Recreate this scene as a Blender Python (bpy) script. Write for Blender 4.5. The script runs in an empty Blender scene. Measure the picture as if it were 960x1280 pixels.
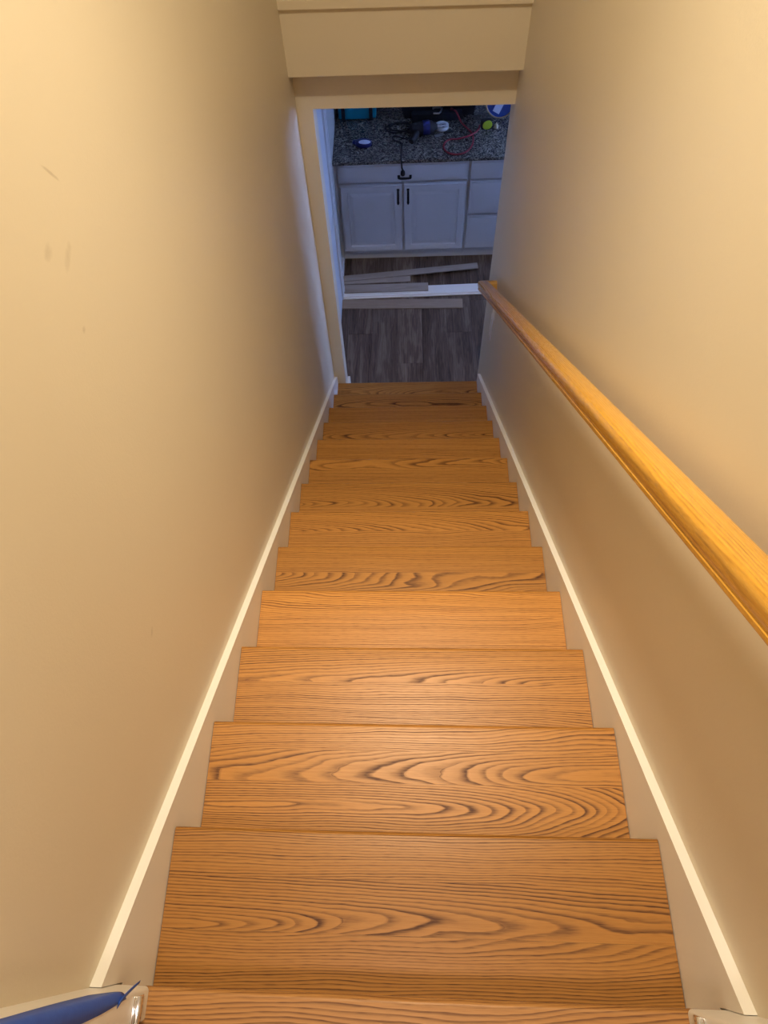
import bpy, bmesh, math, random
from mathutils import Vector, Matrix
random.seed(7)
PI = math.pi
scn = bpy.context.scene
C = scn.collection

# ------------------------------------------------------------------ camera
cam_d = bpy.data.cameras.new('camera'); cam = bpy.data.objects.new('camera', cam_d); C.objects.link(cam)
RX = Vector((0.9975015, 0.0293904, -0.0642408)); UP = Vector((0.0075505, 0.8597872, 0.5105967)); FW = Vector((-0.0702400, 0.5098061, -0.8574171))
m = Matrix.Identity(4)
for i in range(3):
    m[i][0] = RX[i]; m[i][1] = UP[i]; m[i][2] = -FW[i]
m[0][3], m[1][3], m[2][3] = -0.0021, 0.1078, 1.3410
cam.matrix_world = m
cam_d.sensor_fit = 'AUTO'; cam_d.sensor_width = 36.0
cam_d.lens = 910.044 / 1280 * 36.0
cam_d.shift_x = 34.877 / 1280; cam_d.shift_y = -40.0 / 1280
cam_d.clip_start = 0.01; cam_d.clip_end = 60
scn.camera = cam

# ------------------------------------------------------------------ world, light, exposure
world = bpy.data.worlds.new('world'); scn.world = world; world.use_nodes = True
wb = world.node_tree.nodes['Background']; wb.inputs[0].default_value = (0.30, 0.45, 0.95, 1); wb.inputs[1].default_value = 0.9
scn.view_settings.view_transform = 'Standard'; scn.view_settings.look = 'None'
scn.view_settings.exposure = 0.08; scn.view_settings.gamma = 1.0; scn.view_settings.use_curve_mapping = False

WARM = (1.0, 0.85, 0.61)
DAY = (0.30, 0.46, 1.0)
def area(name, loc, rot, sx, sy, power, col, shape='RECTANGLE', spread=PI):
    d = bpy.data.lights.new(name, 'AREA'); d.shape = shape; d.size = sx; d.size_y = sy
    d.energy = power; d.color = col; d.spread = spread
    o = bpy.data.objects.new(name, d); C.objects.link(o); o.location = loc; o.rotation_euler = rot
    return o
LAMP1 = (0.03, 1.12, 2.385); LAMP2 = (0.0, -0.27, 2.27)
def spot(name, loc, power, col, angle, blend, r):
    d = bpy.data.lights.new(name, 'SPOT'); d.energy = power; d.color = col; d.spot_size = math.radians(angle); d.spot_blend = blend; d.shadow_soft_size = r
    o = bpy.data.objects.new(name, d); C.objects.link(o); o.location = loc
    return o
spot('stairwell_downlight_beam', LAMP1, 150, WARM, 50, 1.0, .10)
area('stairwell_downlight_spill', LAMP1, (0, 0, 0), 0.14, 0.14, 23, WARM, 'DISK', math.radians(118))
area('hallway_lamp_light', LAMP2, (0, 0, 0), 0.24, 0.24, 12, (1.0, 0.82, 0.70), 'DISK')
# daylight entering the kitchen window in its right-hand wall
area('kitchen_daylight', (3.19, 4.47, -1.15), (0, PI / 2, math.radians(24)), 1.15, 0.95, 52, DAY, 'RECTANGLE', math.radians(135))

# ------------------------------------------------------------------ constants
RISE, RUN = 0.19, 0.24049
K = RISE / RUN
TW = 0.4555            # half tread width
WX = 0.475             # half wall distance
ZF = -14 * RISE        # lower floor
YJ = 3.131             # plane of the opening at the foot of the stairs
ZC = 2.40              # ceiling
CAMP = Vector((-0.0021, 0.1078, 1.3410))

# ------------------------------------------------------------------ helpers
def link(o, parent=None):
    C.objects.link(o)
    if parent: o.parent = parent
    return o
def obj(name, bm, mat, parent=None, smooth=False, loc=None):
    me = bpy.data.meshes.new(name); bmesh.ops.recalc_face_normals(bm, faces=bm.faces)
    bm.to_mesh(me); bm.free()
    if smooth:
        for p in me.polygons: p.use_smooth = True
        if smooth == 'auto': me.set_sharp_from_angle(angle=math.radians(35))
    if mat: me.materials.append(mat)
    o = bpy.data.objects.new(name, me); link(o, parent)
    if loc: o.location = loc
    return o
def tag(o, label, cat, group=None):
    o['label'] = label; o['category'] = cat
    if group: o['group'] = group
    return o
def thing(name, label, cat, loc=(0, 0, 0), rz=0, group=None):
    o = bpy.data.objects.new(name, None); o.empty_display_size = 0.05; C.objects.link(o)
    o.location = loc; o.rotation_euler = (0, 0, rz)
    return tag(o, label, cat, group)
def struct(name, bm, mat, parent=None, **k):
    o = obj(name, bm, mat, parent, **k)
    if parent is None: o['kind'] = 'structure'
    return o
def box(bm, x0, x1, y0, y1, z0, z1, bev=0.0, seg=2):
    r = bmesh.ops.create_cube(bm, size=1.0)
    vs = r['verts']
    for v in vs:
        v.co = Vector((x0 + (v.co.x + .5) * (x1 - x0), y0 + (v.co.y + .5) * (y1 - y0), z0 + (v.co.z + .5) * (z1 - z0)))
    if bev > 0:
        es = list({e for v in vs for e in v.link_edges})
        bmesh.ops.bevel(bm, geom=es, offset=bev, segments=seg, affect='EDGES', profile=0.5)
    return bm
def B(x0, x1, y0, y1, z0, z1, bev=0.0, seg=2):
    return box(bmesh.new(), x0, x1, y0, y1, z0, z1, bev, seg)
def prism(bm, pts, axis, a0, a1):
    """extrude a polygon (list of 2-D points) along an axis ('x','y','z')"""
    def P(p, a):
        return {'x': (a, p[0], p[1]), 'y': (p[0], a, p[1]), 'z': (p[0], p[1], a)}[axis]
    A = [bm.verts.new(P(p, a0)) for p in pts]; Bv = [bm.verts.new(P(p, a1)) for p in pts]
    n = len(pts)
    bm.faces.new(A); bm.faces.new(Bv[::-1])
    for i in range(n): bm.faces.new((A[i], Bv[i], Bv[(i + 1) % n], A[(i + 1) % n]))
    return bm
def lathe(bm, prof, seg=24, c=(0, 0, 0), M=None):
    rings = []
    for r, z in prof:
        rings.append([bm.verts.new(Vector((r * math.cos(2 * PI * i / seg), r * math.sin(2 * PI * i / seg), z))) for i in range(seg)])
    for a, b in zip(rings, rings[1:]):
        for i in range(seg): bm.faces.new((a[i], a[(i + 1) % seg], b[(i + 1) % seg], b[i]))
    bm.faces.new(rings[0][::-1]); bm.faces.new(rings[-1])
    vs = [v for r in rings for v in r]
    for v in vs:
        if M: v.co = M @ v.co
        v.co += Vector(c)
    return bm
def tube(bm, pts, r, seg=8, closed=False):
    pts = [Vector(p) for p in pts]; n = len(pts); rings = []
    up = Vector((0, 0, 1)); last = None
    for i, p in enumerate(pts):
        if closed: d = (pts[(i + 1) % n] - pts[i - 1]).normalized()
        else: d = (pts[min(i + 1, n - 1)] - pts[max(i - 1, 0)]).normalized()
        ref = last if last is not None else (up if abs(d.z) < .9 else Vector((1, 0, 0)))
        a = (ref - d * ref.dot(d)).normalized(); last = a; b = d.cross(a)
        rr = r[i] if isinstance(r, (list, tuple)) else r
        rings.append([bm.verts.new(p + a * math.cos(2 * PI * j / seg) * rr + b * math.sin(2 * PI * j / seg) * rr) for j in range(seg)])
    m = n if closed else n - 1
    for i in range(m):
        a, b = rings[i], rings[(i + 1) % n]
        for j in range(seg): bm.faces.new((a[j], a[(j + 1) % seg], b[(j + 1) % seg], b[j]))
    if not closed: bm.faces.new(rings[0][::-1]); bm.faces.new(rings[-1])
    return bm
def spline(pts, n=8):
    """Catmull-Rom through the points"""
    P = [Vector(p) for p in pts]; P = [P[0] * 2 - P[1]] + P + [P[-1] * 2 - P[-2]]; out = []
    for i in range(1, len(P) - 2):
        for k in range(n):
            t = k / n; a, b, c, d = P[i - 1:i + 3]
            out.append(.5 * ((2 * b) + (c - a) * t + (2 * a - 5 * b + 4 * c - d) * t * t + (3 * b - a - 3 * c + d) * t ** 3))
    out.append(P[-2]); return out

# ------------------------------------------------------------------ materials
class NT:
    def __init__(s, name):
        s.m = bpy.data.materials.new(name); s.m.use_nodes = True; s.t = s.m.node_tree
        s.b = s.t.nodes['Principled BSDF']
    def n(s, typ, **k):
        x = s.t.nodes.new(typ)
        for a, b in k.items(): setattr(x, a, b)
        return x
    def l(s, a, b): s.t.links.new(a, b)
    def put(s, sock, v):
        if hasattr(v, 'is_output') or isinstance(v, bpy.types.NodeSocket): s.l(v, sock)
        else: sock.default_value = v
    def math(s, op, a, b=None, c=None, clamp=False):
        x = s.n('ShaderNodeMath', operation=op); x.use_clamp = clamp
        for i, v in enumerate((a, b, c)):
            if v is not None: s.put(x.inputs[i], v)
        return x.outputs[0]
    def comb(s, x, y, z):
        c = s.n('ShaderNodeCombineXYZ')
        for i, v in enumerate((x, y, z)): s.put(c.inputs[i], v)
        return c.outputs[0]
    def attr(s, name):
        a = s.n('ShaderNodeAttribute'); a.attribute_type = 'OBJECT'; a.attribute_name = name
        return a.outputs['Fac']
    def noise(s, vec, scale=1.0, detail=3.0, rough=.5):
        x = s.n('ShaderNodeTexNoise'); s.l(vec, x.inputs['Vector'])
        x.inputs['Scale'].default_value = scale; x.inputs['Detail'].default_value = detail; x.inputs['Roughness'].default_value = rough
        return x.outputs['Fac']
    def ramp(s, fac, stops):
        r = s.n('ShaderNodeValToRGB'); s.l(fac, r.inputs[0]); e = r.color_ramp.elements
        while len(e) < len(stops): e.new(0.5)
        for q, (p, c) in zip(e, stops):
            q.position = p; q.color = c if len(c) == 4 else (*c, 1)
        return r.outputs[0]
    def mix(s, fac, a, b, mode='MIX'):
        x = s.n('ShaderNodeMix'); x.data_type = 'RGBA'; x.blend_type = mode
        s.put(x.inputs[0], fac); s.put(x.inputs[6], a if not isinstance(a, tuple) else (*a[:3], 1)); s.put(x.inputs[7], b if not isinstance(b, tuple) else (*b[:3], 1))
        return x.outputs[2]
    def xyz(s, kind='Object'):
        tc = s.n('ShaderNodeTexCoord'); sp = s.n('ShaderNodeSeparateXYZ'); s.l(tc.outputs[kind], sp.inputs[0])
        return tc.outputs[kind], sp.outputs[0], sp.outputs[1], sp.outputs[2]
    def bump(s, h, strength=.2, dist=.001):
        x = s.n('ShaderNodeBump'); x.inputs['Strength'].default_value = strength; x.inputs['Distance'].default_value = dist
        s.l(h, x.inputs['Height']); s.l(x.outputs[0], s.b.inputs['Normal'])
    def fin(s, col=None, rough=.5, metal=0.0, spec=.5, coat=0.0, coat_rough=.1):
        if col is not None: s.put(s.b.inputs['Base Color'], (*col[:3], 1) if isinstance(col, tuple) else col)
        s.put(s.b.inputs['Roughness'], rough); s.b.inputs['Metallic'].default_value = metal
        s.b.inputs['Specular IOR Level'].default_value = spec
        s.b.inputs['Coat Weight'].default_value = coat; s.b.inputs['Coat Roughness'].default_value = coat_rough
        return s.m

def paint(name, col, rough=.5, bump=.08, scale=260, var=.04):
    t = NT(name); v, x, y, z = t.xyz()
    n = t.noise(v, 2.2, 3); f = t.math('MULTIPLY_ADD', n, 2 * var, 1 - var)
    c = t.mix(1.0, col, t.comb(f, f, f), 'MULTIPLY')
    t.bump(t.noise(v, scale, 3), bump, .0006)
    return t.fin(c, rough, spec=.4)
def plain(name, col, rough=.5, metal=0.0, bump=0, scale=300, var=.06):
    t = NT(name); v, x, y, z = t.xyz(); n = t.noise(v, 30, 3); f = t.math('MULTIPLY_ADD', n, 2 * var, 1 - var)
    c = t.mix(1.0, col, t.comb(f, f, f), 'MULTIPLY')
    if bump: t.bump(t.noise(v, scale, 3), bump, .0005)
    return t.fin(c, rough, metal)

def wall_mat(name, marks, side):
    t = NT(name); v, x, y, z = t.xyz()
    n = t.noise(v, 1.7, 3); f = t.math('MULTIPLY_ADD', n, .07, .965)
    c = t.mix(1.0, (0.75, 0.67, 0.525), t.comb(f, f, f), 'MULTIPLY')
    # hand scuffs and dents left on the paint
    for (my, mz, ly, lz, ang, s) in marks:
        dy = t.math('SUBTRACT', y, my); dz = t.math('SUBTRACT', z, mz)
        ca, sa = math.cos(ang), math.sin(ang)
        a = t.math('ADD', t.math('MULTIPLY', dy, ca / ly), t.math('MULTIPLY', dz, sa / ly))
        b = t.math('SUBTRACT', t.math('MULTIPLY', dz, ca / lz), t.math('MULTIPLY', dy, sa / lz))
        r2 = t.math('ADD', t.math('MULTIPLY', a, a), t.math('MULTIPLY', b, b))
        r2 = t.math('ADD', r2, t.math('MULTIPLY', t.math('SUBTRACT', t.noise(v, 90, 2), .5), 1.2))
        k = t.math('MULTIPLY', t.math('SUBTRACT', 1.0, r2, clamp=True), s)
        c = t.mix(k, c, (0.42, 0.35, 0.24))
    h = t.math('ADD', t.noise(v, 190, 4, .6), t.math('MULTIPLY', t.noise(v, 26, 2), .9))
    t.bump(h, .22, .0012)
    return t.fin(c, .42, spec=.35)

def oak_mat(name, light, mid, dark, period=.0075, rough=.3, coat=.25, strength=.85, gscale=1.0):
    """plain-sawn oak: growth rings round a pith line that runs nearly along local X, cut by the board's face"""
    t = NT(name); v, x, y, z = t.xyz()
    seed = t.attr('grain_seed'); gy = t.attr('grain_across'); gz = t.attr('grain_depth')
    gt = t.attr('grain_tilt'); gc = t.attr('grain_curve'); gx = t.attr('grain_centre'); tint = t.attr('grain_tint')
    xs = t.math('SUBTRACT', x, gx)
    lo = t.comb(t.math('MULTIPLY', x, 1.9), t.math('ADD', t.math('MULTIPLY', y, 8.0), seed), t.math('ADD', z, seed))
    n1 = t.math('SUBTRACT', t.noise(lo, 1.0, 2.0, .45), .5)
    hi = t.comb(t.math('MULTIPLY', x, 14.0), t.math('ADD', t.math('MULTIPLY', y, 40.0), seed), seed)
    n2 = t.math('SUBTRACT', t.noise(hi, 1.0, 2.0, .5), .5)
    yy = t.math('SUBTRACT', t.math('SUBTRACT', y, gy), t.math('MULTIPLY', n1, .035 * gscale))
    w = t.math('ADD', gz, t.math('ADD', t.math('MULTIPLY', gt, xs), t.math('MULTIPLY', gc, t.math('MULTIPLY', xs, xs))))
    w = t.math('ADD', w, t.math('ADD', z, t.math('MULTIPLY', n1, .060 * gscale)))
    r = t.math('SQRT', t.math('ADD', t.math('MULTIPLY', yy, yy), t.math('MULTIPLY', w, w)))
    q = t.math('ADD', t.math('DIVIDE', r, period), t.math('MULTIPLY', n2, .62))
    fl = t.math('FLOOR', q); fr = t.math('SUBTRACT', q, fl)
    wn = t.n('ShaderNodeTexWhiteNoise'); wn.noise_dimensions = '2D'; t.l(t.comb(fl, seed, 0.0), wn.inputs['Vector'])
    ringv = t.math('MULTIPLY_ADD', wn.outputs[0], .65, .35)
    band = t.ramp(fr, [(0, (.8,) * 3), (.08, (1,) * 3), (.26, (.62,) * 3), (.46, (.18,) * 3), (.90, (0,) * 3), (1, (.8,) * 3)])
    # pores: fine dashes stretched along the board
    pv = t.comb(t.math('MULTIPLY', x, 34.0), t.math('ADD', t.math('MULTIPLY', y, 900.0), seed), t.math('MULTIPLY', z, 900.0))
    pn = t.noise(pv, 1.0, 1.0); pores = t.math('MULTIPLY', t.math('SUBTRACT', pn, .50, clamp=True), 4.0, clamp=True)
    sv = t.comb(t.math('MULTIPLY', x, 5.0), t.math('ADD', t.math('MULTIPLY', y, 260.0), seed), t.math('MULTIPLY', z, 260.0))
    streak = t.noise(sv, 1.0, 3.0, .6)
    bm_ = t.math('MULTIPLY', band, ringv)
    m1 = t.math('MULTIPLY', bm_, t.math('MULTIPLY_ADD', streak, .9, .45), clamp=True)
    m2 = t.math('ADD', t.math('MULTIPLY', m1, strength), t.math('MULTIPLY', pores, t.math('MULTIPLY_ADD', band, .30, .17)), clamp=True)
    base = t.mix(t.math('MULTIPLY_ADD', t.math('SUBTRACT', streak, .5), 1.3, .45, clamp=True), light, mid)
    c = t.mix(m2, base, dark)
    tt = t.math('MULTIPLY_ADD', tint, 1.0, 1.0)
    c = t.mix(1.0, c, t.comb(tt, tt, tt), 'MULTIPLY')
    t.bump(t.math('SUBTRACT', 1.0, t.math('ADD', t.math('MULTIPLY', pores, .5), bm_)), .10, .0006)
    return t.fin(c, t.math('MULTIPLY_ADD', m2, .15, rough), spec=.5 if coat else .28, coat=coat, coat_rough=.18)

M = {}
scuffs_l = [(.945, .742, .003, .030, .55, .5), (.848, .694, .016, .012, 0, .3), (.887, .651, .026, .010, .3, .28), (.832, .561, .007, .006, 0, .35), (.541, .068, .012, .005, .4, .3)]
_old = [(1.22, .22, .004, .050, .55, .55), (1.00, .10, .022, .018, 0, .35), (.93, .09, .030, .012, .3, .3), (1.02, -.10, .012, .010, 0, .4),
            (.36, .18, .018, .008, .4, .5), (1.6, .05, .015, .05, .4, .22)]
M['wall_left'] = wall_mat('wall_paint_left', scuffs_l, -1)
M['wall_right'] = wall_mat('wall_paint_right', [], 1)
M['wall'] = wall_mat('wall_paint', [], 0)
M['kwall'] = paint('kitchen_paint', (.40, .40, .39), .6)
M['trim'] = paint('trim_gloss_white', (.86, .83, .77), .35, .06, 120, .03)
M['riser'] = paint('riser_white', (.80, .78, .74), .4)
M['ceiling'] = paint('ceiling_white', (.82, .80, .76), .8)
M['tread'] = oak_mat('oak_tread', (.50, .240, .058), (.385, .160, .032), (.072, .020, .004), .0048, .36, .0, 1.05, .8)
M['landing'] = oak_mat('oak_landing', (.45, .23, .075), (.34, .15, .04), (.12, .045, .015), .0056, .38, .0, 1.0)
M['rail'] = oak_mat('oak_rail', (.72, .40, .060), (.57, .28, .030), (.25, .09, .010), .0042, .26, .5, .75, .18)
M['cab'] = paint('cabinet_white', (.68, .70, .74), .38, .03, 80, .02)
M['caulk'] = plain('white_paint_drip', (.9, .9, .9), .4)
M['ktrim'] = paint('kitchen_trim_dimmed', (.60, .62, .65), .4, .05, 120, .03)  # white trim, darkened: the weak light reaching it is put into the colour
M['black'] = plain('black_metal', (.012, .012, .014), .4, .6)
M['rubber'] = plain('black_rubber', (.008, .008, .009), .8)
M['blackcloth'] = plain('black_nylon', (.010, .009, .011), .9, bump=.4, scale=900)
M['chrome'] = plain('chrome', (.85, .85, .87), .16, 1.0)
M['teal'] = plain('turquoise_plastic', (.01, .30, .46), .4)
M['navy'] = plain('navy_plastic', (.010, .015, .13), .35)
M['blue'] = plain('royal_blue_plastic', (.012, .045, .26), .3)
M['label'] = plain('pale_label', (.62, .68, .85), .4)
M['grey'] = plain('grey_plastic', (.20, .20, .21), .5)
M['white'] = plain('white_plastic', (.75, .77, .80), .4)
M['red'] = plain('red_rubber', (.24, .010, .018), .5)
M['lime'] = plain('lime_plastic', (.36, .45, .02), .35)
M['brass'] = plain('dull_brass_rim', (.42, .28, .15), .4, .7)
M['cream'] = plain('cream_plastic', (.62, .55, .38), .5)
M['caseblack'] = plain('black_clasp', (.008, .008, .010), .5)
M['blade'] = plain('grey_steel', (.55, .57, .60), .3, .9)
M['maroon'] = plain('dark_red_plastic', (.12, .01, .015), .5)

# painter's tape: crepe paper
t = NT('blue_masking_tape'); v, x, y, z = t.xyz()
t.bump(t.noise(t.comb(t.math('MULTIPLY', x, 90.0), t.math('MULTIPLY', y, 90.0), t.math('MULTIPLY', z, 900.0)), 1.0, 2), .5, .0004)
M['tape'] = t.fin(t.mix(t.noise(v, 60, 3), (.015, .085, .50), (.03, .13, .62)), .55)

# vinyl floor planks: grey-brown printed oak running along Y
def vinyl(name, cols):
    t = NT(name); v, x, y, z = t.xyz(); info = t.n('ShaderNodeObjectInfo'); rnd = t.math('MULTIPLY', info.outputs['Random'], 60.0)
    lo = t.comb(t.math('MULTIPLY', x, 13.0), t.math('ADD', t.math('MULTIPLY', y, 1.5), rnd), rnd)
    n1 = t.noise(lo, 1.0, 4, .55)
    fi = t.comb(t.math('ADD', t.math('MULTIPLY', x, 150.0), t.math('MULTIPLY', n1, 6.0)), t.math('ADD', t.math('MULTIPLY', y, 4.0), rnd), rnd)
    n2 = t.noise(fi, 1.0, 4, .65)
    cath = t.math('SINE', t.math('ADD', t.math('MULTIPLY', n1, 60.0), t.math('MULTIPLY', y, 1.0)))
    c = t.ramp(t.math('ADD', t.math('MULTIPLY', n1, .55), t.math('ADD', t.math('MULTIPLY', n2, .38), t.math('MULTIPLY', cath, .035))), [(.30, cols[0]), (.47, cols[1]), (.66, cols[2])])
    f = t.math('MULTIPLY_ADD', info.outputs['Random'], .28, .84)
    c = t.mix(1.0, c, t.comb(f, f, f), 'MULTIPLY')
    t.bump(n2, .15, .0006)
    return t.fin(c, .42)
M['vinyl'] = vinyl('vinyl_plank', [(.022, .013, .009), (.105, .072, .052), (.24, .185, .145)])
M['board'] = vinyl('loose_plank_back', [(.24, .175, .125), (.31, .235, .175), (.37, .29, .22)])
M['board2'] = vinyl('loose_plank_grey', [(.24, .20, .17), (.33, .28, .24), (.40, .36, .32)])

# speckled granite
t = NT('granite'); v, x, y, z = t.xyz()
vo = t.n('ShaderNodeTexVoronoi'); vo.inputs['Scale'].default_value = 150; t.l(v, vo.inputs['Vector'])
vsp = t.n('ShaderNodeSeparateColor'); t.l(vo.outputs['Color'], vsp.inputs[0])
c = t.ramp(vsp.outputs[0], [(.0, (.012, .012, .013)), (.30, (.04, .038, .035)), (.42, (.12, .115, .10)), (.70, (.19, .18, .155)), (.92, (.34, .32, .28))])
c = t.mix(t.math('MULTIPLY', t.math('SUBTRACT', t.noise(v, 9, 4, .6), .45, clamp=True), 2.2, clamp=True), c, (.05, .045, .04))
M['granite'] = t.fin(c, .18, coat=.3, coat_rough=.08)

# lamp glass and diffuser
t = NT('lamp_diffuser'); v, x, y, z = t.xyz()
t.b.inputs['Emission Color'].default_value = (*WARM, 1); t.b.inputs['Emission Strength'].default_value = 6.0
M['glow'] = t.fin((.9, .85, .75), .5)
t = NT('window_glass'); t.b.inputs['Transmission Weight'].default_value = 1.0; t.b.inputs['IOR'].default_value = 1.01
M['glass'] = t.fin((1, 1, 1), .0)

GR = dict(grain_seed=0., grain_across=0., grain_depth=.05, grain_tilt=.1, grain_curve=0., grain_centre=0., grain_tint=0.)
def grain(o, **k):
    g = dict(GR); g.update({'grain_' + a: float(b) for a, b in k.items()})
    for a, b in g.items(): o[a] = float(b)
    return o
def rnd_grain(o, tint=0.0):
    kind = random.random()
    flip = random.choice((-1, 1))
    if kind < .55:   # cathedral
        grain(o, seed=random.uniform(0, 90), across=random.uniform(-.05, .05), depth=random.uniform(.012, .03), tilt=flip * random.uniform(.03, .075), curve=0, centre=-.46 * flip, tint=tint + random.uniform(-.05, .05))
    elif kind < .85:  # straighter
        grain(o, seed=random.uniform(0, 90), across=random.choice((-1, 1)) * random.uniform(.10, .2), depth=random.uniform(.03, .08), tilt=random.uniform(-.05, .05), curve=0, tint=tint + random.uniform(-.05, .05))
    else:
        grain(o, seed=random.uniform(0, 90), across=random.uniform(-.03, .03), depth=random.uniform(.04, .07), tilt=0, curve=random.choice((-1, 1)) * random.uniform(.08, .16), centre=random.uniform(-.2, .2), tint=tint + random.uniform(-.05, .05))
    return o

# ================================================================== SETTING: stairwell shell
def wall_side(name, s, mat):
    bm = bmesh.new()
    x0, x1 = sorted((s * WX, s * (WX + .12)))
    pts = [(-.045, 0.0), (-.045, ZC), (YJ, ZC), (YJ, ZF), (2.6, ZF), (-.045, -.25)]
    prism(bm, pts, 'x', x0, x1)
    return struct(name, bm, mat)
wall_side('wall_left', -1, M['wall_left'])
wall_side('wall_right', 1, M['wall_right'])

# foot of the stairs: narrow return on the left, header above the opening
bm = bmesh.new()
hz = -.562
prism(bm, [(-WX - .12, ZF), (-.404, ZF), (-.404, hz + .006), (WX + .02, hz - .012), (WX + .02, ZC), (-WX - .12, ZC)], 'y', YJ, YJ + .12)
struct('wall_end', bm, M['wall'])
# right-hand end of the same wall, flush with the stairwell
struct('trim_5', B(WX, WX + .12, YJ, YJ + .12, ZF, hz, .004), M['wall'])
# bulkhead: the upper floor's edge, with a painted ledge on top
struct('wall_bulkhead', prism(bmesh.new(), [(-WX, -.352), (WX, -.366), (WX, -.106), (-WX, -.083)], 'y', 3.03, 3.131), M['wall'])
struct('trim_1', prism(bmesh.new(), [(-WX, -.086), (WX, -.109), (WX, -.078), (-WX, -.055)], 'y', 3.014, 3.131), M['wall'])
# ceiling and hallway behind the camera
struct('ceiling', B(-1.4, 1.4, -2.1, 3.3, ZC, ZC + .05), M['ceiling'])
struct('wall_back', B(-1.2, 1.2, -2.12, -2.0, -.02, ZC), M['wall'])
struct('wall_hall_left', B(-1.22, -1.1, -2.0, -.165, 0, ZC), M['wall'])
struct('wall_hall_right', B(1.1, 1.22, -2.0, -.165, 0, ZC), M['wall'])
struct('wall_front_left', B(-1.22, -.43, -.165, -.045, 0, ZC), M['wall'])
struct('wall_front_right', B(.43, 1.22, -.165, -.045, 0, ZC), M['wall'])
struct('wall_front_head', B(-.43, .43, -.165, -.045, 2.06, ZC), M['wall'])

# upper landing: oak boards running across, the first with the rounded nosing
def nosed_board(x0, x1, yb, yf, z, th=.026, r=.011):
    """board whose front edge (towards +y) is rounded"""
    pts = [(yb, z), (yb, z - th)]
    for i in range(7): a = -PI / 2 + PI / 2 * i / 6; pts.append((yf - r + r * math.cos(a), z - th + r + r * math.sin(a)))
    for i in range(7): a = PI / 2 * i / 6; pts.append((yf - r * .8 + r * .8 * math.cos(a), z - r * .8 + r * .8 * math.sin(a)))
    return prism(bmesh.new(), pts[::-1], 'x', x0, x1)
fl = struct('floor_upper', B(-1.1, 1.1, -2.0, -.03, -.22, -.020), M['riser'])
yb = -.086
o = obj('floor_board', nosed_board(-TW, TW, -.086, -.0008, 0.0), M['landing'], fl, smooth='auto')
grain(o, seed=3, across=.10, depth=.05, tilt=.10, tint=.05)
for k in range(22):
    y1 = -.0865 - k * .0835; y0 = max(y1 - .083, -1.999)
    o = obj('floor_board', B(-1.0, 1.0, y0, y1, -.019, 0, .0006, 1), M['landing'], fl); rnd_grain(o)

# ================================================================== door frame posts at the head of the stairs
def post(name, s, xin):
    bm = bmesh.new()
    a, b = sorted((s * xin, s * WX))
    box(bm, a, b, -.045, 0.0, 0.0, 2.06)
    es = [e for e in bm.edges if abs(e.verts[0].co.z - e.verts[1].co.z) > 1 and abs(e.verts[0].co.x - s * xin) < 1e-4]
    bmesh.ops.bevel(bm, geom=es, offset=.007, segments=4, affect='EDGES', profile=.5)
    o = struct(name, bm, M['trim'], smooth='auto')
    # second, slightly set-back member of the frame behind the post
    a2, b2 = sorted((s * (xin + .008), s * .43))
    p = obj('jamb_board', B(a2, b2, -.165, -.047, 0, 2.06, .002), M['trim'], o)
    # plinth of the frame, clear of the stair wall, that carries the little chrome plate
    q = obj('stop_bead', B(*sorted((s * (xin - .004), s * (xin + .010))), -.165, -.050, 0, 2.06, .003), M['trim'], o)
    return o
post('trim_2', -1, .405); post('trim_3', 1, .401)
struct('trim_4', B(-.475, .475, -.045, 0.0, 2.0601, 2.13, .004), M['trim'])

def latch(s, x, y, z, label):
    e = thing('latch_plate', label, 'latch', (s * x, y, z), 0)
    sgn = -s
    bm = bmesh.new()
    # plate lying against the post's inner face with rounded ends
    box(bm, *sorted((0, sgn * .0025)), -.034, .0, -.022, .022, .0008, 2)
    obj('plate', bm, M['chrome'], e, smooth='auto')
    bm = bmesh.new()
    tube(bm, [(sgn * .005, -.034, .010), (sgn * .0055, -.017, .011), (sgn * .005, .000, .010)], [.0045, .0055, .0045], 12)
    obj('barrel', bm, M['chrome'], e, smooth='auto')
    for zz in (-.012,):
        bm = lathe(bmesh.new(), [(.004, 0), (.004, .001), (.0025, .0018), (.0004, .0018)], 12, (sgn * .0026, -.012, zz), Matrix.Rotation(sgn * PI / 2, 3, 'Y'))
        obj('screw', bm, M['chrome'], e)
    return e
latch(-1, .405, -.008, .048, 'small chrome latch plate at the foot of the left white door post')
latch(1, .401, -.004, .052, 'small chrome latch plate at the foot of the right white door post')

# blue masking tape stuck down the left post, its end torn and curling off
e = thing('masking_tape', 'strip of blue masking tape on the left white post, torn at its lower end', 'tape', (-.405, 0, .1))
bm = bmesh.new()
cols = []
for i in range(27):
    z = .012 + .012 * i if i < 8 else .108 + .045 * (i - 8)
    f = min(1, max(0, (z - .012) / .13))
    xl = -.012 - .014 * min(1, f * 2.2) - .004 * math.sin(z * 11)          # edge on the front face
    ys = -.0075 - .012 * f - .022 * max(0, min(1, (z - .14) / .5)) - .0015 * math.sin(z * 23)   # edge on the inner face
    path = [(xl, .0008), (-.0075, .0008), (-.0045, .0003), (-.0018, -.0016), (-.0001, -.0042), (.0009, -.0072), (.0009, ys)]
    cols.append([bm.verts.new((p[0], p[1], z - .012 * (k / 6 - .3) * (1 if i == 0 else 0))) for k, p in enumerate(path)])
for a, b in zip(cols, cols[1:]):
    for j in range(6): bm.faces.new((a[j], a[j + 1], b[j + 1], b[j]))
o = obj('strip', bm, M['tape'], e, smooth='auto'); md = o.modifiers.new('s', 'SOLIDIFY'); md.thickness = .0005; md.offset = 0
bm = bmesh.new(); rows = []
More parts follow.
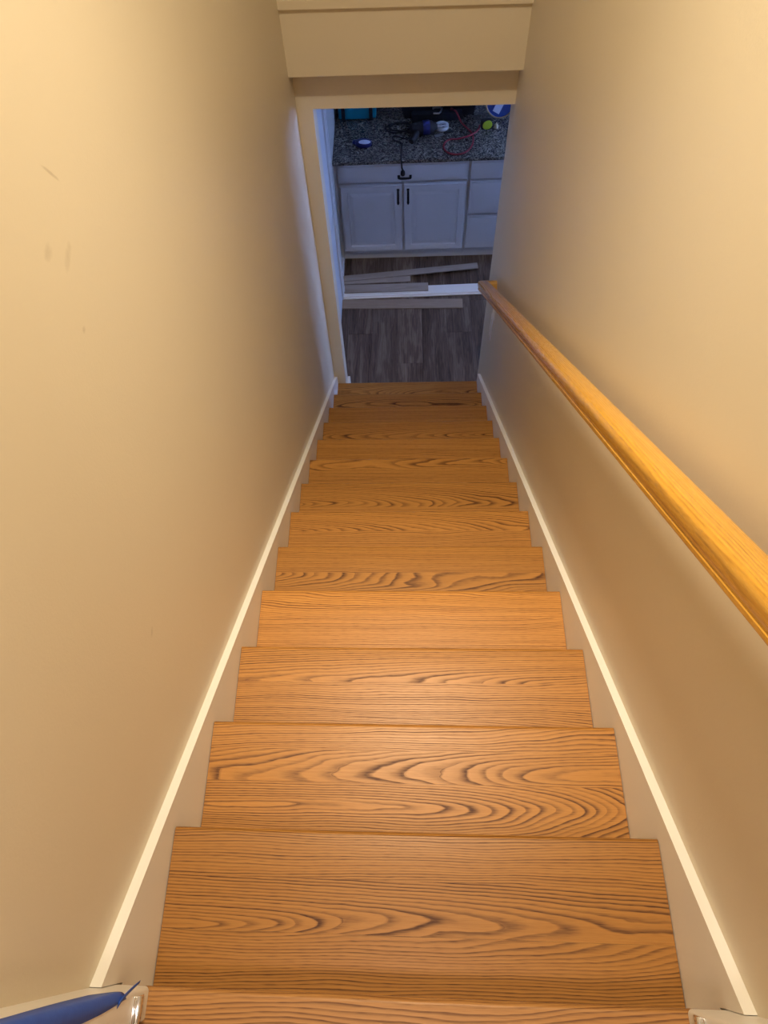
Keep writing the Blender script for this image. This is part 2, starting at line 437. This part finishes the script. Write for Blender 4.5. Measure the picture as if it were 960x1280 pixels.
for i in range(9):
    f = i / 8; c = Vector((.0014 + .004 * f, -.012 + .022 * f, .036 - .070 * f + .010 * math.sin(f * 3)))
    w = .0045 * (1 - .6 * f) 
    rows.append([bm.verts.new(c + Vector((-w * .3, -w, 0))), bm.verts.new(c + Vector((w * .3, w, w * .4)))])
for a, b in zip(rows, rows[1:]): bm.faces.new((a[0], a[1], b[1], b[0]))
o = obj('loose_end', bm, M['tape'], e, smooth=True); md = o.modifiers.new('s', 'SOLIDIFY'); md.thickness = .0005; md.offset = 0

# ================================================================== STAIRCASE
st = thing('staircase', 'straight flight of oak treads with white risers and white skirt boards', 'staircase', (0, 0, 0))
def skirt(s):
    x0, x1 = sorted((s * (TW + .0012), s * (WX - .0002)))
    h = .0665; ye = 3.129
    pts = [(.001, h), (ye, h - K * ye), (ye, ZF + .001), (2.75, ZF + .001), (-.046, -.33), (-.046, -.027), (.001, -.027)]
    bm = prism(bmesh.new(), pts, 'x', x0, x1)
    es = [e for e in bm.edges if abs((e.verts[0].co - e.verts[1].co).length) > 3 and all(abs(v.co.z - (h - K * v.co.y)) < 1e-4 for v in e.verts)]
    bmesh.ops.bevel(bm, geom=es, offset=.0015, segments=2, affect='EDGES', profile=.5)
    return obj('skirt_board', bm, M['trim'], st)
skirt(-1); skirt(1)
# seams between the glued-up boards of each tread (distance behind the nosing)
seams = {1: [.082, .168], 2: [.060, .128], 3: [.095, .185], 4: [.088, .172], 5: [.100, .19], 6: [.085], 7: [.12], 8: [.11], 9: [.13], 10: [.12], 11: [.1], 12: [.12], 13: [.12]}
tints = {1: -.12, 2: .0, 3: .06, 4: .22, 5: -.04, 6: -.02, 7: -.08, 8: -.06, 9: -.02, 10: -.05, 11: -.10, 12: -.16, 13: -.12}
# chosen growth-ring layouts for the boards that show largest: (tread, board) -> parameters
G = {
 (1, 0): dict(seed=11, across=.11, depth=.03, tilt=.04, curve=0),
 (1, 1): dict(seed=5, across=-.030, depth=.014, tilt=.048, curve=0, centre=-.46),
 (1, 2): dict(seed=31, across=.10, depth=.055, tilt=.05, curve=.03),
 (2, 0): dict(seed=14, across=.07, depth=.05, tilt=.05, curve=.0),
 (2, 1): dict(seed=22, across=-.010, depth=.050, tilt=-.07, curve=0, centre=.1),
 (2, 2): dict(seed=9, across=.020, depth=.006, tilt=.0, curve=.14, centre=-.25),
 (3, 0): dict(seed=41, across=-.05, depth=.016, tilt=-.05, curve=0, centre=.46),
 (3, 1): dict(seed=43, across=.12, depth=.04, tilt=.02, curve=0),
 (3, 2): dict(seed=47, across=-.03, depth=.03, tilt=.06, curve=.08, centre=.1),
 (4, 0): dict(seed=51, across=.12, depth=.06, tilt=-.05, curve=0),
 (4, 1): dict(seed=53, across=.14, depth=.05, tilt=.03, curve=0),
 (4, 2): dict(seed=57, across=-.15, depth=.05, tilt=.02, curve=0),
}
for i in range(1, 14):
    yf = i * RUN; yb = (i - 1) * RUN - .027; z = -i * RISE
    cuts = [0] + seams[i] + [yf - yb]
    parent = None
    for k in range(len(cuts) - 1):
        a, b = cuts[k], cuts[k + 1]
        yc = yf - (a + b) / 2
        if k == 0:
            bm = nosed_board(-TW, TW, -(b - a) / 2, (b - a) / 2, 0.0)
            o = obj('tread', bm, M['tread'], st, smooth='auto', loc=(0, yc, z)); parent = o
        else:
            bm = B(-TW, TW, -(b - a) / 2 + .0001, (b - a) / 2 - .0001, -.026, 0.0)
            o = obj('tread_board', bm, M['tread'], parent, loc=(0, yc - parent.location.y, 0))
        g = G.get((i, k))
        if g: grain(o, tint=tints[i] + random.uniform(-.03, .03), **g)
        else: rnd_grain(o, tints[i])
    # riser under this tread's nosing
    obj('riser', B(-TW, TW, yf - .046, yf - .027, z - RISE + .0005, z - .0262), M['riser'], st)
obj('riser', B(-TW, TW, -.046, -.027, -RISE + .0005, -.0262), M['riser'], st)

# ================================================================== HANDRAIL
D = Vector((0, RUN, -RISE)).normalized(); U = Vector((0, RISE, RUN)).normalized(); X = Vector((1, 0, 0))
hw = .0285; xc = .4075; htop = .905
prof = []
def arc(cx, cy, r, a0, a1, n):
    return [(cx + r * math.cos(math.radians(a0 + (a1 - a0) * i / n)), cy + r * math.sin(math.radians(a0 + (a1 - a0) * i / n))) for i in range(n + 1)]
half = [(0, 0)] + [(-hw * math.sin(math.radians(a)) , -.006 * (1 - math.cos(math.radians(a)))) for a in (12, 24, 36, 48)]
half = [(0, 0), (-.008, -.0003), (-.0135, -.0011)] + arc(-hw + .014, -.016, .014, 105, 180, 8) + [(-hw, -.024), (-hw + .0015, -.033), (-hw + .0032, -.036), (-hw + .0032, -.0385), (-hw + .0012, -.040)] + arc(-hw + .0062, -.046, .005, 180, 270, 5)
prof = half + [(-a, b) for a, b in half[::-1][:-1]]
def rail_point(y): return Vector((xc, y, htop - K * y))
y_lo, y_hi = 2.985, .16
def sweep(fa, fb):
    bm = bmesh.new()
    A = [bm.verts.new(fa(a, b)) for a, b in prof]; Bv = [bm.verts.new(fb(a, b)) for a, b in prof]
    n = len(prof)
    for i in range(n): bm.faces.new((A[i], A[(i + 1) % n], Bv[(i + 1) % n], Bv[i]))
    bm.faces.new(A[::-1]); bm.faces.new(Bv); return bm
lo, hi = rail_point(y_lo), rail_point(y_hi)
# local frame: X along the rail (grain), Y across, Z normal
R4 = Matrix((( D.x, X.x, U.x, hi.x), (D.y, X.y, U.y, hi.y), (D.z, X.z, U.z, hi.z), (0, 0, 0, 1)))
L = (lo - hi).length
hr = thing('handrail', 'golden oak handrail fixed to the right wall, its lower end turned back to the wall', 'handrail', (0, 0, 0))
bm = sweep(lambda a, b: Vector((a, a, b)), lambda a, b: Vector((L - a, a, b)))
for v in bm.verts: pass
es = [e for e in bm.edges if abs(e.verts[0].co.x - e.verts[1].co.x) < .08 and e.is_manifold and False]
o = obj('rail', bm, M['rail'], hr, smooth='auto'); o.matrix_local = R4
grain(o, seed=17, across=.13, depth=.06, tilt=.004)
wallgap = WX - xc
for (base, sgn) in ((lo, 1), (hi, -1)):
    Rr = Matrix(((X.x, -D.x * sgn, U.x, base.x), (X.y, -D.y * sgn, U.y, base.y), (X.z, -D.z * sgn, U.z, base.z), (0, 0, 0, 1)))
    # profile across = -D (room-side a<0 is the outer side of the mitre)
    bm = sweep(lambda a, b: Vector((a, a, b)), lambda a, b: Vector((wallgap - .0004, a, b)))
    o = obj('rail_return', bm, M['rail'], hr, smooth='auto'); o.matrix_local = Rr
    grain(o, seed=19, across=.03, depth=.05, tilt=.05, tint=-.12)
for yb_ in (2.45, 1.50):
    P = rail_point(yb_) - U * .046
    bm = tube(bmesh.new(), spline([P - U * -.001, P - U * .02, P - U * .035 + X * .02, Vector((WX - .004, P.y - .01, P.z - .045))], 5), .005, 10)
    o = obj('bracket', bm, M['chrome'], hr, smooth=True)
    bm = lathe(bmesh.new(), [(.022, 0), (.022, .003), (.018, .006), (.002, .006)], 20, (WX - .0002, P.y - .01, P.z - .045), Matrix.Rotation(-PI / 2, 3, 'Y'))
    obj('wall_plate', bm, M['chrome'], o)

# thin runs of white paint on the wall just under the rail's lower end
bm = bmesh.new()
for (yy, z0, z1, r) in ((2.90, -1.56, -1.66, .0016), (2.935, -1.60, -1.86, .0022), (2.965, -1.64, -1.72, .0014), (2.99, -1.70, -1.88, .0013)):
    pts = [(WX - .0008, yy + .004 * math.sin(i * 1.7), z0 + (z1 - z0) * i / 7) for i in range(8)]
    tube(bm, pts, [1.5 * r * (.6 + .5 * i / 7) for i in range(8)], 6)
tag(obj('paint_drip', bm, M['caulk']), 'thin white paint runs on the right wall under the low end of the handrail', 'paint')

# ================================================================== KITCHEN
KX0, KX1, KY1 = -.490, 3.1, 5.06
flk = struct('floor', B(KX0 - .1, KX1 + .1, YJ - .02, KY1 + .1, ZF - .05, ZF - .006), M['rubber'])
pw = .178; ix = 0; x = -.60
while x < 1.75:
    y = YJ - .01 - (0, .62, .31, .9)[ix % 4]
    while y < 4.56:
        y1 = y + 1.22
        a, b = max(y, YJ - .005), min(y1, 4.60)
        if b - a > .02:
            mx = (x + pw / 2); my = (a + b) / 2
            xa = max(x, KX0); 
            if x + pw - xa > .02:
                obj('floor_plank', B(xa - mx + .0004, pw / 2 - .0004, a - my + .0004, b - my - .0004, -.006, 0, .0006, 1), M['vinyl'], flk, loc=(mx, my, ZF))
        y = y1
    x += pw; ix += 1
o = obj('floor_plank', B(x, KX1, YJ - .005, 4.6, ZF - .006, ZF), M['vinyl'], flk); o['kind'] = 'stuff'
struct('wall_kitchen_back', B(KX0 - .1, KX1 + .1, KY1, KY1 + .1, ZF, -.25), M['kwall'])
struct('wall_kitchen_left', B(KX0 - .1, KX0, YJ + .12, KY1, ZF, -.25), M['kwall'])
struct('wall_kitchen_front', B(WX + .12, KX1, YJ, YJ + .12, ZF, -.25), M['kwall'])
struct('ceiling_kitchen', B(KX0 - .1, KX1 + .1, YJ + .12, KY1 + .1, -.25, -.20), M['ceiling'])
# right-hand wall with the window that lets the daylight in
wy0, wy1, wz0, wz1 = 3.95, 4.99, ZF + .95, ZF + 2.10
bm = bmesh.new()
for a in ((YJ, wy0, ZF, -.25), (wy1, KY1, ZF, -.25), (wy0, wy1, ZF, wz0), (wy0, wy1, wz1, -.25)):
    box(bm, KX1, KX1 + .1, *a)
struct('wall_kitchen_right', bm, M['kwall'])
w1 = struct('window_1', bmesh.new(), M['trim'])
bm = bmesh.new()
for a in ((wy0, wy1, wz0 - .02, wz0 + .03), (wy0, wy1, wz1 - .03, wz1 + .02), (wy0 - .02, wy0 + .03, wz0, wz1), (wy1 - .03, wy1 + .02, wz0, wz1), (wy0, wy1, (wz0 + wz1) / 2 - .02, (wz0 + wz1) / 2 + .02)):
    box(bm, KX1 - .012, KX1 + .05, *a)
obj('window_frame', bm, M['trim'], w1)
obj('window_pane', B(KX1 + .015, KX1 + .019, wy0 + .03, wy1 - .03, wz0 + .03, wz1 - .03), M['glass'], w1)

# white moulded casing on the kitchen's left wall (doorway trim seen edge-on past the opening)
def casing(name, y0, y1, z1, parent=None):
    n = 14; prof_ = []
    w = y1 - y0
    pts = [(0, .012), (.04, .022), (.14, .024), (.18, .010), (.26, .010), (.32, .022), (.44, .026), (.56, .022), (.60, .010), (.68, .010), (.74, .028), (.92, .028), (1, .014)]
    poly = [(KX0, y0)] + [(KX0 + d, y0 + f * w) for f, d in pts] + [(KX0, y1)]
    return prism(bmesh.new(), poly, 'z', ZF, z1)
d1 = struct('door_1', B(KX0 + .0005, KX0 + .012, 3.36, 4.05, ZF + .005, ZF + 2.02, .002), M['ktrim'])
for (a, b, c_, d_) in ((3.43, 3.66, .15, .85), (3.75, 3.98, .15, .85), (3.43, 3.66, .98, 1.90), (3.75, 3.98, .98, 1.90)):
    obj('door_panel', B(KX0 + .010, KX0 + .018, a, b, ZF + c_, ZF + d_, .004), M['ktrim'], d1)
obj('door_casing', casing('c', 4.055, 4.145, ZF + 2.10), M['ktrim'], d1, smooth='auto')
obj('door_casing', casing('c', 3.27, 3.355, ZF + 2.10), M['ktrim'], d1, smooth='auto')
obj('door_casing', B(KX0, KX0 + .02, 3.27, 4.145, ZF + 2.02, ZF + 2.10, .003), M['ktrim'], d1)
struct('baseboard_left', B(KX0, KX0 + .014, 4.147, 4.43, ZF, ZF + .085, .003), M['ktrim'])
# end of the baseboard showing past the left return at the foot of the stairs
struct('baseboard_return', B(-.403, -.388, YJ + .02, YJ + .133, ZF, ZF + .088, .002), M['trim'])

# ---- cabinets
CY = 4.445            # plane of the door faces
CT = ZF + .915        # top of the counter
def panel_face(bm, x0, x1, z0, z1, y, raised):
    """door/drawer front: slab, plus stepped frame and raised field"""
    box(bm, x0, x1, y, y + .019, z0, z1, .0025)
def front(name, parent, x0, x1, z0, z1, raised=True, slab=False):
    f = obj(name, B(x0, x1, CY, CY + .031, z0, z1, .003), M['cab'], parent, smooth='auto')
    if raised:
        r = .058
        # recessed groove frame and raised centre field built as stepped ring
        bm = bmesh.new()
        def ring(d, y): return [(x0 + d, y, z0 + d), (x1 - d, y, z0 + d), (x1 - d, y, z1 - d), (x0 + d, y, z1 - d)]
        levels = [(.006, CY - .0005), (.010, CY - .009), (r - .006, CY - .009), (r, CY - .0006), (r + .010, CY - .0006), (r + .030, CY - .0075), (r + .034, CY - .008)]
        vs = [[bm.verts.new(p) for p in ring(d, y)] for d, y in levels]
        for a, b in zip(vs, vs[1:]):
            for i in range(4): bm.faces.new((a[i], a[(i + 1) % 4], b[(i + 1) % 4], b[i]))
        bm.faces.new(vs[-1])
        obj('raised_panel', bm, M['cab'], f)
    else:
        bm = bmesh.new(); d = .012
        box(bm, x0 + d, x1 - d, CY - .006, CY + .001, z0 + d, z1 - d, .0025)
        obj('raised_panel', bm, M['cab'], f, smooth='auto')
    return f
def pull(parent, x, z, length, vertical=True):
    y = CY - .009
    if vertical: pts = [(x, y, z - length / 2), (x, y - .022, z - length / 2 + .006), (x, y - .026, z), (x, y - .022, z + length / 2 - .006), (x, y, z + length / 2)]
    else: pts = [(x - length / 2, y, z), (x - length / 2 + .001, y - .016, z - .003), (x, y - .019, z - .004), (x + length / 2 - .001, y - .016, z - .003), (x + length / 2, y, z)]
    sp = spline(pts, 6); n = len(sp)
    bm = tube(bmesh.new(), sp, [.0055 + .0025 * math.sin(PI * i / (n - 1)) for i in range(n)], 8)
    for p in (pts[0], pts[-1]):
        box(bm, p[0] - .009, p[0] + .009, y - .002, y + .004, p[2] - .009, p[2] + .009, .002)
    return obj('pull_handle', bm, M['black'], parent, smooth='auto')
# pixel-derived heights above the floor
zt = ZF + .865
c1 = thing('base_cabinet', 'white kitchen base cabinet with one wide drawer over two raised-panel doors', 'cabinet', (-.02, CY + .02, ZF))
def rel(o, par): o.location = -par.location; return o
body = lambda a, b: B(a, b, CY + .0315, KY1 - .001, ZF + .105, ZF + .888)
o = rel(obj('cabinet_body', body(-.475, .4385), M['cab'], c1), c1)
o = rel(obj('toe_kick', B(-.475, .4385, 4.505, 4.52, ZF, ZF + .105), M['cab'], c1), c1)
f = rel(front('drawer', c1, -.463, .424, ZF + .727, ZF + .868, False), c1); pull(f, -.005, ZF + .775, .080, False)
f = rel(front('door', c1, -.463, -.022, ZF + .125, ZF + .710), c1); pull(f, -.052, ZF + .615, .105)
f = rel(front('door', c1, -.014, .424, ZF + .125, ZF + .710), c1); pull(f, .018, ZF + .615, .105)
c2 = thing('drawer_cabinet', 'white kitchen cabinet of three stacked drawers at the right of the doors', 'cabinet', (.66, CY + .02, ZF))
rel(obj('cabinet_body', body(.4395, .90), M['cab'], c2), c2)
rel(obj('toe_kick', B(.4395, .90, 4.505, 4.52, ZF, ZF + .105), M['cab'], c2), c2)
for a, b in ((.727, .868), (.437, .712), (.125, .422)):
    rel(front('drawer', c2, .445, .893, ZF + a, ZF + b, False), c2)
c3 = thing('filler_panel', 'narrow white filler strip between the left wall and the door cabinet', 'panel', (-.495, CY + .02, ZF))
rel(obj('filler_board', B(KX0 + .001, -.476, CY + .008, KY1 - .001, ZF, ZF + .888), M['cab'], c3), c3)
ct = tag(obj('countertop', B(KX0 + .001, 1.6, CY - .032, KY1 - .001, CT - .0265, CT, .004, 3), M['granite'], smooth='auto'), 'speckled grey granite countertop over the white cabinets', 'countertop')

# ---- loose boards on the kitchen floor
def loose(name, mat, p0, p1, w, th, z, label, cat='board', zb=None, group='loose planks on the kitchen floor'):
    """a board from p0 to p1 (centre line), width w"""
    p0 = Vector((*p0, 0)); p1 = Vector((*p1, 0)); d = p1 - p0; Lg = d.length; ang = math.atan2(d.y, d.x)
    # mesh is modelled along local Y so that the print runs lengthwise
    o = obj(name, B(-w / 2, w / 2, -Lg / 2, Lg / 2, 0, th, .0012, 1), mat)
    c = (p0 + p1) / 2; o.location = (c.x, c.y, z); o.rotation_euler = (0, 0, ang - PI / 2)
    if zb is not None: o.rotation_euler = Matrix.Rotation(ang - PI / 2, 3, 'Z').to_euler(); 
    return tag(o, label, cat, group)
loose('loose_plank', M['board'], (-.484, 4.016), (.415, 3.996), .092, .007, ZF + .0005, 'wide tan plank lying nearest the stairs on the grey vinyl floor')
loose('loose_plank', M['board2'], (-.484, 4.154), (.165, 4.158), .082, .007, ZF + .0176, 'grey-tan plank overlapping the left end of the white moulded board', zb=0)
loose('loose_plank', M['board2'], (-.484, 4.226), (.030, 4.238), .060, .007, ZF + .0250, 'short grey-tan plank behind the one overlapping the white board')
loose('loose_plank', M['board2'], (-.484, 4.246), (.542, 4.350), .060, .007, ZF + .0325, 'long grey plank lying askew on top, pointing towards the drawer cabinet')
# white moulded board (stepped section) under the planks
poly = [(-.052, 0), (.052, 0), (.052, .010), (.040, .014), (-.016, .014), (-.022, .017), (-.038, .017), (-.042, .010), (-.052, .008)]
o = obj('white_moulding', prism(bmesh.new(), poly, 'x', -.62, .62), M['trim'], smooth='auto'); o.location = (.140, 4.130, ZF + .0002); o.rotation_euler = (0, 0, math.radians(1.2))
tag(o, 'long white moulded board lying across the kitchen floor under the loose planks', 'board')

# ---- things on the counter
def lab_thing(*a, **k): return thing(*a, **k)
# turquoise case with black clasps
e = thing('tool_case', 'turquoise plastic case with black clasps at the left back of the counter', 'case', (-.335, 4.935, CT))
obj('case_body', B(-.090, .096, -.062, .065, .004, .150, .012, 3), M['teal'], e, smooth='auto')
obj('case_lid', B(-.094, .100, -.066, .069, .151, .190, .012, 3), M['teal'], e, smooth='auto')
for s in (-1, 1):
    obj('side_rib', B(*sorted((s * .100 + .003, s * .132 + .003)), -.045, .06, 0, .16, .008, 2), M['teal'], e, smooth='auto')
    o = obj('clasp', B(s * .096 + .003 - .012, s * .096 + .003 + .012, -.078, -.055, .004, .172, .004, 2), M['caseblack'], e, smooth='auto')
bm = tube(bmesh.new(), spline([(-.05, 0, .188), (-.045, 0, .215), (.003, 0, .222), (.05, 0, .215), (.056, 0, .188)], 5), .008, 8)
obj('handle', bm, M['caseblack'], e, smooth=True)
# navy oval sander pad / disc with pale label
e = thing('oval_case', 'small navy blue oval case with a pale label, alone near the counter front', 'case', (-.282, 4.592, CT), -.08)
bm = lathe(bmesh.new(), [(.052, 0), (.057, .006), (.057, .022), (.050, .030), (.030, .032), (.002, .032)], 32); 
for v in bm.verts: v.co.y *= .68
obj('shell', bm, M['navy'], e, smooth='auto')
bm = lathe(bmesh.new(), [(.040, 0), (.041, .002), (.038, .0035), (.002, .0035)], 28)
for v in bm.verts: v.co = Vector((v.co.x + .010, v.co.y * .55 - .014, v.co.z + .0315))
obj('label_disc', bm, M['label'], e, smooth='auto')
bm = B(-.078, -.030, .002, .036, 0, .020, .008, 3)
obj('side_tab', bm, M['navy'], e, smooth='auto')
# power tool body (black with navy motor cap)
e = thing('power_tool', 'black power tool with its coiled cord and a plug hanging over the drawer front', 'tool', (.13, 4.690, CT), .1)
Rx = Matrix.Rotation(PI / 2, 3, 'Y')
bm = lathe(bmesh.new(), [(.020, -.095), (.034, -.085), (.042, -.05), (.044, .0), (.044, .045), (.036, .060), (.024, .070), (.018, .088), (.003, .09)], 24, (0, 0, .045), Rx)
obj('motor_housing', bm, M['rubber'], e, smooth='auto')
bm = lathe(bmesh.new(), [(.0455, -.02), (.047, -.016), (.047, .022), (.0455, .026), (.043, .026)], 24, (.01, 0, .045), Rx)
obj('collar', bm, M['navy'], e, smooth='auto')
bm = tube(bmesh.new(), spline([(-.05, -.01, .04), (-.062, -.05, .034), (-.085, -.085, .026), (-.10, -.105, .024)], 5), [.022] * 10 + [.019] * 6, 12)
obj('grip', bm, M['rubber'], e, smooth='auto')
bm = lathe(bmesh.new(), [(.012, 0), (.012, .03), (.006, .034), (.006, .06), (.002, .062)], 14, (.088, 0, .045), Rx)
obj('chuck', bm, M['blade'], e, smooth='auto')
# its cord: coiled on the counter, the plug hanging over the front edge
r = .0056
def cp(x, y, z=.0045): return (x, y - 4.7, z)
coil = [cp(.065, 4.735), cp(.03, 4.83), cp(-.05, 4.85), cp(-.12, 4.815), cp(-.135, 4.775, .008), cp(-.08, 4.735, .006), cp(.0, 4.742, .012), cp(.045, 4.785, .013), cp(.01, 4.825, .011), cp(-.06, 4.83, .012), cp(-.105, 4.79, .014), cp(-.09, 4.755, .014), cp(-.03, 4.735, .017), cp(.035, 4.72, .014), cp(.06, 4.70, .008), cp(.045, 4.675), cp(.0, 4.668, .006), cp(-.06, 4.700), cp(-.085, 4.690), cp(-.075, 4.655), cp(-.035, 4.630), cp(-.022, 4.60), cp(-.026, 4.54), cp(-.027, 4.47), cp(-.026, 4.446, .006), cp(-.025, 4.434, -.015), cp(-.022, 4.430, -.05), cp(-.018, 4.433, -.062)]
co = obj('cord', tube(bmesh.new(), spline(coil, 7), r, 8), M['rubber'], e, smooth=True)
co.rotation_euler = (0, 0, -.1); co.location = Matrix.Rotation(-.1, 3, 'Z') @ Vector((-.13, -.02, 0))
o2 = obj('plug', lathe(bmesh.new(), [(.004, 0), (.006, -.006), (.014, -.018), (.016, -.040), (.013, -.046), (.002, -.046)], 14, cp(-.017, 4.433, -.060)), M['rubber'], co, smooth='auto')
for s in (-1, 1): obj('prong', B(s * .006 - .0015 - .017, s * .006 + .0015 - .017, 4.430 - 4.7, 4.436 - 4.7, -.122, -.105), M['blade'], co)
# black tool bag behind
e = thing('tool_bag', 'large black soft tool bag filling the back of the counter', 'bag', (.235, 4.955, CT))
bm = bmesh.new(); box(bm, -.235, .235, -.078, .085, 0, .24)
bmesh.ops.subdivide_edges(bm, edges=bm.edges[:], cuts=7, use_grid_fill=True)
for v in bm.verts:
    c = v.co
    b = 1 + .10 * math.sin((c.z / .24) * PI); c.x *= b * (1 - .12 * (c.z / .24) ** 2); c.y *= 1 - .22 * (c.z / .24)
    c.y += .006 * math.sin(c.x * 37 + c.z * 20); c.x += .004 * math.sin(c.y * 50 + c.z * 33)
    if c.z < .001: c.z = 0
o = obj('bag_body', bm, M['blackcloth'], e, smooth=True)
for yy in (-.03, .04):
    bm = tube(bmesh.new(), spline([(-.09, yy, .235), (-.085, yy, .29), (0, yy, .32), (.085, yy, .29), (.09, yy, .235)], 6), .007, 8)
    obj('bag_handle', bm, M['blackcloth'], e, smooth=True)
obj('front_pocket', B(-.19, .16, -.135, -.079, .0, .055, .010, 3), M['blackcloth'], e, smooth='auto')
# silver angled bracket leaning on the bag
e = thing('metal_clamp', 'small grey U-shaped metal clamp in front of the black bag', 'clamp', (.222, 4.835, CT + .056))
bm = tube(bmesh.new(), [(-.030, .050, .006), (.020, .048, .006), (.034, .040, .006), (.022, -.002, .006), (.010, -.018, .006), (-.028, -.016, .006)], .0055, 8)
tag(e, 'small grey U-shaped metal clamp in front of the black bag', 'clamp')
obj('clamp_bar', bm, M['blade'], e, smooth='auto')
obj('clamp_screw', tube(bmesh.new(), [(-.028, .062, .007), (-.028, .036, .007)], .006, 10), M['blade'], e, smooth='auto')
# white ring: roll of white tape
e = thing('tape_roll', 'white ring-shaped roll of tape lying right of the power tool', 'roll', (.253, 4.750, CT))
bm = bmesh.new(); seg = 36; ri, ro, hh = .030, .045, .022
rg = []
for i in range(seg):
    a = 2 * PI * i / seg; ca, sa = math.cos(a), math.sin(a)
    rg.append([bm.verts.new((rr * ca, rr * sa, zz)) for rr, zz in ((ri, 0), (ro, 0), (ro, hh), (ri, hh))])
for i in range(seg):
    a, b = rg[i], rg[(i + 1) % seg]
    for j in range(4): bm.faces.new((a[j], a[(j + 1) % 4], b[(j + 1) % 4], b[j]))
obj('tape_ring', bm, M['white'], e, smooth='auto')
bm = lathe(bmesh.new(), [(.0297, .001), (.0297, .006), (.027, .007), (.002, .007)], 28)
obj('core', bm, M['navy'], e, smooth='auto')
# flat steel scraper lying by the tool
e = thing('scraper', 'thin dark flat scraper lying in front of the white tape roll', 'tool', (.215, 4.660, CT), .35)
obj('scraper_blade', B(-.015, .055, -.014, .014, .002, .004, .0005, 1), M['blade'], e)
obj('scraper_handle', B(.050, .115, -.008, .008, 0, .012, .004, 2), M['rubber'], e, smooth='auto')
# red air hose / cord loop
e = thing('red_hose', 'red cord looped across the counter in front of the tape measure', 'cord', (.36, 4.570, CT))
def rp(x, y, z=.007): return (x - .36, y - 4.6, z)
pts = [rp(.335, 4.872, .066), rp(.352, 4.848, .064), rp(.385, 4.80, .02), rp(.43, 4.74), rp(.455, 4.68), rp(.455, 4.60), rp(.43, 4.53), rp(.385, 4.485), rp(.335, 4.475), rp(.285, 4.495), rp(.258, 4.545), rp(.265, 4.600), rp(.300, 4.635), rp(.36, 4.640), rp(.42, 4.650, .016), rp(.47, 4.685, .016), rp(.50, 4.735, .010), rp(.508, 4.775, .008)]
obj('hose', tube(bmesh.new(), spline(pts, 8), .0060, 10), M['red'], e, smooth=True)
obj('fitting', tube(bmesh.new(), [rp(.328, 4.876, .068), rp(.312, 4.882, .068)], .009, 10), M['maroon'], e, smooth='auto')
# tape measure
e = thing('tape_measure', 'lime yellow tape measure with black grips beside the blue tub', 'tape measure', (.550, 4.725, CT), .15)
obj('measure_body', B(-.038, .038, -.020, .020, .0, .064, .012, 4), M['rubber'], e, smooth='auto')
bm = lathe(bmesh.new(), [(.031, 0), (.033, .003), (.031, .006), (.002, .007)], 28, (.003, -.0195, .036), Matrix.Rotation(PI / 2, 3, 'X'))
obj('measure_face', bm, M['lime'], e, smooth='auto')
obj('measure_hook', B(-.046, -.036, -.010, .010, .004, .010, .001, 1), M['blade'], e)
# round blue tub with pale label and dull rim, lying tilted
e = thing('round_tub', 'round blue tub with a pale label stripe at the right back of the counter', 'tub', (.640, 4.862, CT))
RR = Matrix.Rotation(math.radians(62), 3, 'X')
bm = lathe(bmesh.new(), [(.082, 0), (.090, .01), (.094, .07), (.094, .085), (.088, .087), (.086, .083), (.004, .083)], 40, (0, .02, .088), RR)
obj('tub_body', bm, M['blue'], e, smooth='auto')
bm = lathe(bmesh.new(), [(.0905, .0835), (.097, .083), (.099, .088), (.096, .092), (.0905, .092)], 40, (0, .02, .088), RR)
bm = tube(bmesh.new(), [RR @ Vector((.093 * math.cos(a * PI / 20), .093 * math.sin(a * PI / 20), .087)) + Vector((0, .02, .088)) for a in range(40)], .0045, 8, closed=True)
obj('tub_rim', bm, M['brass'], e, smooth=True)
bm = B(-.024, .024, -.068, .060, .0835, .0850, .0005, 1)
for v in bm.verts: v.co = RR @ (Matrix.Rotation(math.radians(-28), 3, 'Z') @ v.co) + Vector((.004, .02, .088))
obj('label_stripe', bm, M['label'], e)
# small knob-like cap
e = thing('glue_cap', 'small cream bottle cap lying between the tape measure and the blue tub', 'cap', (.618, 4.725, CT))
obj('cap_shell', lathe(bmesh.new(), [(.014, 0), (.015, .002), (.013, .018), (.010, .024), (.002, .025)], 18), M['cream'], e, smooth='auto')
obj('cap_nozzle', lathe(bmesh.new(), [(.006, .024), (.0035, .038), (.001, .039)], 12), M['cream'], e, smooth='auto')

# ================================================================== lamps (above the frame)
for loc, lab in ((LAMP1, 'small recessed round downlight in the ceiling above the stairs'), (LAMP2, 'round ceiling lamp above the upper landing')):
    e = thing('ceiling_light', lab, 'lamp', (loc[0], loc[1], ZC))
    if loc is LAMP1:
        obj('trim_ring', lathe(bmesh.new(), [(.115, 0), (.115, -.004), (.105, -.009), (.09, -.008), (.088, 0)], 32), M['trim'], e, smooth='auto')
        obj('lamp_lens', lathe(bmesh.new(), [(.087, 0), (.087, -.003), (.01, -.003)], 32), M['glow'], e)
    else:
        obj('lamp_base', lathe(bmesh.new(), [(.17, 0), (.17, -.03), (.165, -.035), (.16, -.035)], 32), M['trim'], e, smooth='auto')
        obj('lamp_diffuser', lathe(bmesh.new(), [(.16, -.034), (.155, -.06), (.13, -.085), (.08, -.10), (.01, -.104)], 32), M['glow'], e, smooth=True)
